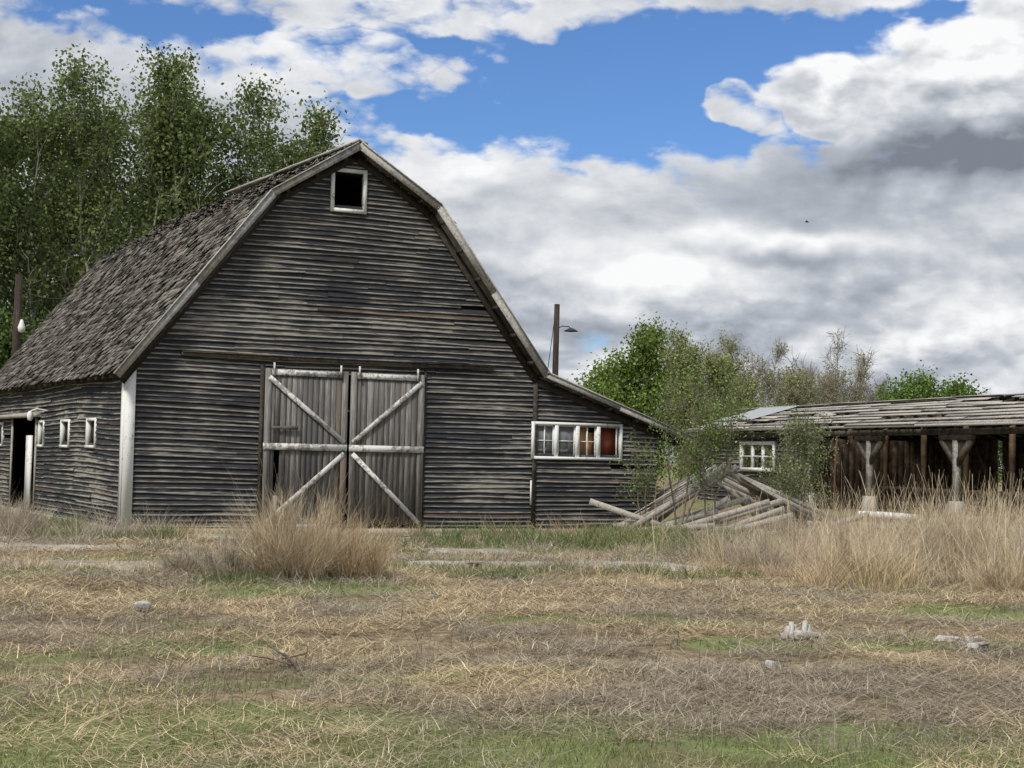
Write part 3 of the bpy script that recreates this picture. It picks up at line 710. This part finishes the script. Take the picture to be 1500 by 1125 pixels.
for i in range(16):
    x=rr.uniform(8.8,12.3); y=rr.uniform(31,37); a=rr.uniform(-.5,.5); L_=rr.uniform(.8,2.2); z=gz(x,y)+rr.uniform(.1,.3)
    db.beam([x,y,z],[x+L_*math.cos(a),y+L_*math.sin(a),z+rr.uniform(-.2,.2)],.14,.04,(rr.random(),.9,.05))
db.obj('fallen_boards',M_grey)
mb=MB(); mb.tube([[8.1,36.6,.52],[8.8,36.5,.50],[9.4,36.4,.46],[9.45,36.4,.44]],[.08,.09,.09,.03],(0,0,0),10); mb.obj('white_barrel_scrap',M_white)

# ------------------------------------------------------------------ poles
def pole(name,x,y,h,side,lampz,r=.10):
    e=empty(name,(x,y,0)); mb=MB(); mb.tube([[0,0,-.3],[0,0,h*.5],[.02,0,h]],[r*1.2,r*1.08,r*.9],(.3,.4,.1),12); mb.obj('pole',M_pole,e)
    a=MB(); zz=lampz
    a.tube([[0,0,zz],[side*.2,-.02,zz+.10],[side*.42,-.03,zz+.09],[side*.5,-.03,zz]],[.018]*4,(0,0,0),6)
    a.obj('lamp_arm',M_iron,e)
    return e
e=pole('utility_pole',1.42,52,6.78,1,5.95,.10)
s_=MB(); s_.tube([[.5,-.03,6.0],[.5,-.03,5.97],[.5,-.03,5.92],[.5,-.03,5.88]],[.04,.10,.20,.24],(0,0,0),16); s_.obj('lamp_shade',M_iron,e)
s_=MB(); s_.tube([[-.05,0,6.3],[-.25,-.3,4.6],[-.40,-.6,2.5]],[.012]*3,(0,0,0),4); s_.obj('guy_wire',M_iron,e)
e=pole('utility_pole',-15.85,50,7.15,1,5.55,.13)
s_=MB(); s_.tube([[.22,-.2,5.7],[.22,-.2,5.6],[.22,-.2,5.45],[.22,-.2,5.32],[.22,-.2,5.28]],[.04,.07,.12,.10,.04],(0,0,0),12); s_.obj('lamp_globe',M_bulb,e)
s_=MB(); P0=np.array([0,0,6.7]); P1=np.array([2.6,-3.5,6.1]); s_.tube([P0*(1-q)+P1*q-np.array([0,0,.5*q*(1-q)]) for q in np.linspace(0,1,8)],[.012]*8,(0,0,0),4); s_.obj('service_wire',M_iron,e)

# ------------------------------------------------------------------ trees
def leaves(mb,C,size,col,var=.25):
    n=len(C)
    a=R.normal(0,1,(n,3)); a/=np.linalg.norm(a,axis=1)[:,None]; b=R.normal(0,1,(n,3)); b-=a*(a*b).sum(1)[:,None]; b/=np.linalg.norm(b,axis=1)[:,None]
    s=(size*R.uniform(.6,1.3,n))[:,None]
    V=np.stack([C-a*s*.55,C+b*s*.38,C+a*s*.55,C-b*s*.38],1).reshape(-1,3)
    F=np.arange(n*4).reshape(-1,4)
    cv=col*(1+R.normal(0,var,(n,1))); cv=np.clip(cv,.008,.6)
    mb.add(V,F,np.repeat(cv,4,0))
def tree(name,x,y,H,spread,nl,nt,lpt,lsize,lcol,bcol,cs=.12,ang=(.35,.75),r0=None,leafp=1.,scat=.17,seed=0,stems=1,zb=0.,taper=1.,tw=.004):
    rr=np.random.default_rng(seed); e=empty(name,(x,y,zb)); wood=MB(); lv=MB(); anch=[]
    r0=r0 or H*.011
    for st in range(stems):
        sa=rr.uniform(0,6.28); sl=0 if stems==1 else rr.uniform(.06,.2)*H*taper
        top=np.array([math.cos(sa)*sl+rr.normal(0,.02*H),math.sin(sa)*sl+rr.normal(0,.02*H),H*(1 if st==0 else rr.uniform(.75,.97))])
        q=np.linspace(0,1,9); wob=rr.normal(0,.012*H,(9,2)); wob[0]=0
        T=np.stack([top[0]*q**.8+wob[:,0],top[1]*q**.8+wob[:,1],top[2]*q],-1)
        T[0]=[rr.normal(0,.1),rr.normal(0,.1),-.2]
        wood.tube(T,np.maximum(tw*1.5,r0*(1-q*.9)*(1 if stems==1 else .75)),bcol,7)
        for i in range(nl//stems):
            t_=cs+(1-cs)*(rr.random()**.8); ip=t_*8; k=min(7,int(ip)); S=T[k]*(1-ip+k)+T[k+1]*(ip-k)
            prof=math.sin(math.pi*min(1,(t_*.78+.16)))**.7
            Ll=spread*prof*rr.uniform(.55,1.25)+.3
            az=rr.uniform(0,6.28); an=rr.uniform(*ang)
            d=np.array([math.sin(an)*math.cos(az),math.sin(an)*math.sin(az),math.cos(an)])
            pts=[S]; dd=d.copy(); n=5
            for j in range(n): dd=dd+rr.normal(0,.13,3)+np.array([0,0,.10]); dd/=np.linalg.norm(dd); pts.append(pts[-1]+dd*Ll/n)
            pts=np.array(pts); rl=max(tw*1.6,r0*.28*(1-t_*.6)); wood.tube(pts,np.maximum(tw,rl*np.linspace(1,.2,n+1)),bcol,4,False)
            for j in range(nt):
                w_=rr.uniform(.25,1)*n; k=min(n-1,int(w_)); S2=pts[k]*(1-w_+k)+pts[k+1]*(w_-k)
                d2=rr.normal(0,1,3)+np.array([0,0,.7]); d2/=np.linalg.norm(d2); L2=rr.uniform(.18,.42)*Ll*.7+.15
                E2=S2+d2*L2; M2=(S2+E2)/2+rr.normal(0,.04,3)
                wood.tube([S2,M2,E2],[rl*.3+tw,rl*.22+tw*.8,tw],bcol,3,False)
                if rr.random()<leafp:
                    dens_=rr.uniform(.25,1.5); m_=int(lpt*dens_)
                    f=rr.random((m_,1))*1.1; shade=rr.uniform(.6,1.35)
                    anch.append((S2*(1-f)+E2*f+rr.normal(0,scat,(m_,3)),shade,m_))
    wood.obj('branches',M_bark,e)
    if anch:
        C=np.concatenate([a[0] for a in anch]); shd=np.concatenate([np.full(a[2],a[1]) for a in anch])
        keep=C[:,2]>.1; C=C[keep]; shd=shd[keep]
        leaves(lv,C,lsize,np.array(lcol)*shd[:,None]); lv.obj('foliage',M_leaf,e)
    return e
GB=(.40,.37,.32)
pop=[(25,62,14.8,3.0),(-70,60,14.5,3.0),(85,66,16.2,2.9),(140,62,16.7,3.0),(205,64,16.6,2.9),(285,64,16.6,3.0),(335,66,16.2,2.9),(378,68,15.4,2.9),(425,66,14.8,2.9),(470,68,14.2,2.8),(60,72,15.4,3.0),(245,73,17.5,3.1),(340,74,16.5,3.1),(-20,68,15.0,2.9),(410,73,15.3,3.0),(170,72,17.0,3.0)]
for i,(u,yy,H,sp_) in enumerate(pop):
    tree('cottonwood_tree',(u-750)/2300*yy,yy,H,sp_,66,8,29,.155,(.165,.215,.08),GB,cs=.08,ang=(.3,.95),seed=100+i,scat=.35,stems=3,taper=.6,r0=.17,tw=.008)
for i,(u,yy,H,sp_) in enumerate([(10,58,5.5,2.2),(90,59,6,2.2),(-60,57,5,2.2),(170,60,6,2.2)]):
    tree('leafy_shrub',(u-750)/2300*yy,yy,H,sp_,26,7,30,.16,(.11,.16,.055),GB,cs=.05,ang=(.4,1.1),seed=140+i,scat=.25)
for i,(u,yy,H,sp_,c) in enumerate([(880,72,5.0,1.8,(.19,.27,.065)),(915,70,5.4,1.7,(.18,.26,.065)),(950,70,6.7,1.7,(.18,.25,.065)),(1000,74,5.4,2.0,(.17,.24,.065)),(1345,70,4.6,1.7,(.14,.22,.055)),(1400,72,4.5,1.6,(.14,.22,.055)),(1310,73,4.2,1.5,(.13,.20,.055)),(1440,74,4.0,1.5,(.14,.21,.055))]):
    tree('elm_tree',(u-750)/2300*yy,yy,H,sp_,40,9,28,.14,c,GB,cs=.05,ang=(.35,1.0),seed=160+i,scat=.28)
for i,(u,yy,H,sp_,lp) in enumerate([(1020,66,6.6,1.3,.6),(1060,76,7.2,1.8,.25),(1120,78,7.0,2.1,.08),(1185,78,7.2,2.1,.03),(1240,80,6.8,2.0,.02),(1160,74,5.3,1.8,.2),(1285,82,6.2,1.9,.04),(1095,72,5.2,1.6,.35),(1215,76,5.4,1.8,.08)]):
    tree('bare_willow_tree',(u-750)/2300*yy,yy,H,sp_,95,20,12,.10,(.28,.32,.12),(.35,.31,.24),cs=.05,ang=(.2,.75),seed=180+i,leafp=lp,stems=5,r0=.06,scat=.15,tw=.0075)
for i,(u,yy,H,sp_) in enumerate([(1070,69,3.4,1.5),(1130,70,3.2,1.5),(1190,71,3.3,1.6),(1250,72,3.3,1.6),(1480,74,3.4,1.5)]):
    tree('leafy_shrub',(u-750)/2300*yy,yy,H,sp_,26,7,20,.12,(.20,.25,.09),GB,cs=.05,ang=(.4,1.1),seed=220+i,scat=.25)
LG=(.19,.265,.085); SB=(.22,.19,.15)
tree('elm_sapling',3.75,34.4,3.2,.95,30,8,15,.052,LG,SB,cs=.22,ang=(.4,1.0),seed=201,r0=.035,scat=.10,stems=3)
tree('elm_sapling',4.35,34.6,3.9,.75,22,7,14,.052,LG,SB,cs=.25,ang=(.3,.8),seed=202,r0=.03,scat=.09,stems=2)
tree('elm_sapling',3.0,34.9,1.7,.7,16,6,12,.052,LG,SB,cs=.12,ang=(.4,1.1),seed=203,r0=.03,scat=.08,stems=2)
tree('willow_shrub',6.9,36.8,2.2,1.0,44,9,13,.05,(.22,.27,.12),SB,cs=.05,ang=(.3,1.0),seed=204,r0=.025,scat=.11,stems=4)
tree('willow_shrub',6.3,35.9,1.4,.75,24,7,12,.05,(.23,.27,.12),SB,cs=.05,ang=(.3,1.0),seed=205,r0=.02,scat=.10,stems=4)

# ------------------------------------------------------------------ small ground things
def rock(name,x,y,s,sq=(1,.8,.6),mat=M_stone,seed=0,rz=0):
    import bmesh
    rr=np.random.default_rng(seed); bm=bmesh.new(); bmesh.ops.create_icosphere(bm,subdivisions=2,radius=1)
    k=rr.normal(0,1,(6,3))
    for v in bm.verts:
        p=np.array(v.co); f=1+sum(.13*math.sin(3*np.dot(q,p)) for q in k)
        q_=np.sign(p)*np.abs(p)**.6; v.co=Vector(q_*f*s*np.array(sq))
    me=bpy.data.meshes.new(name); bm.to_mesh(me); bm.free(); me.materials.append(mat)
    o=bpy.data.objects.new(name,me); scene.collection.objects.link(o); o.location=(x,y,float(gz(x,y))+s*sq[2]*.55+.02); o.rotation_euler=(0,0,rz)
rock('rock',-3.77,16.3,.085,seed=1,rz=.5); rock('rock',2.22,13.2,.06,seed=2,rz=1); rock('rock',4.18,14.9,.10,(1.3,.8,.4),seed=3); rock('rock',4.15,13.9,.08,(1.3,.8,.5),seed=4,rz=.6)
rock('rock',4.42,15.0,.07,seed=6); rock('rock',-2.1,12.6,.035,seed=8); rock('rock',-1.86,12.9,.04,seed=9); rock('rock',3.9,13.2,.03,seed=10); rock('rock',-.9,18.5,.04,seed=11)
lg=MB(); zl=float(gz(2.8,14.9))
for j in range(5):
    x=2.62+.06*j; lg.beam([x,14.85+.02*j,zl+.02],[x+.05-.03*(j%3),14.95+.04*j,zl+.12+.04*(j%2)],.05,.045,(.2*j,.6,0))
lg.tube([[2.58,14.9,zl+.04],[2.75,14.92,zl+.06],[2.96,14.95,zl+.05]],[.03,.045,.03],(.5,.4,0),7); lg.obj('driftwood_log',M_grey)
st=MB()
for P_,r_ in [([[-1.55,11.9],[-1.7,12.3],[-1.95,12.9]],.011),([[-1.75,12.4],[-1.6,12.7],[-1.62,12.9]],.007),([[-1.62,12.1],[-1.85,12.25],[-2.0,12.2]],.007)]:
    st.tube([[a,b,float(gz(a,b))+.05+.03*i] for i,(a,b) in enumerate(P_)],[r_,r_,r_*.5],(.8,.8,.3),5)
st.obj('fallen_branch',M_darkw)
b=MB(); c=np.array([11.2,60.,10.95]); k_=.8
b.tube([c+[-.09*k_,0,0],c+[-.03*k_,0,.005],c+[.05*k_,0,0],c+[.12*k_,0,-.005]],[.008,.025,.02,.006],(0,0,0),6)
b.add([c+[-.03,0,.02],c+[.04,0,.02],c+[-.02,-.10,.06],c+[-.06,-.19,.03]],[[0,1,2,3]],(0,0,0)); b.add([c+[-.03,0,.02],c+[.04,0,.02],c+[-.02,.10,.06],c+[-.06,.19,.03]],[[0,1,2,3]],(0,0,0)); b.obj('bird',M_iron)
print('done')
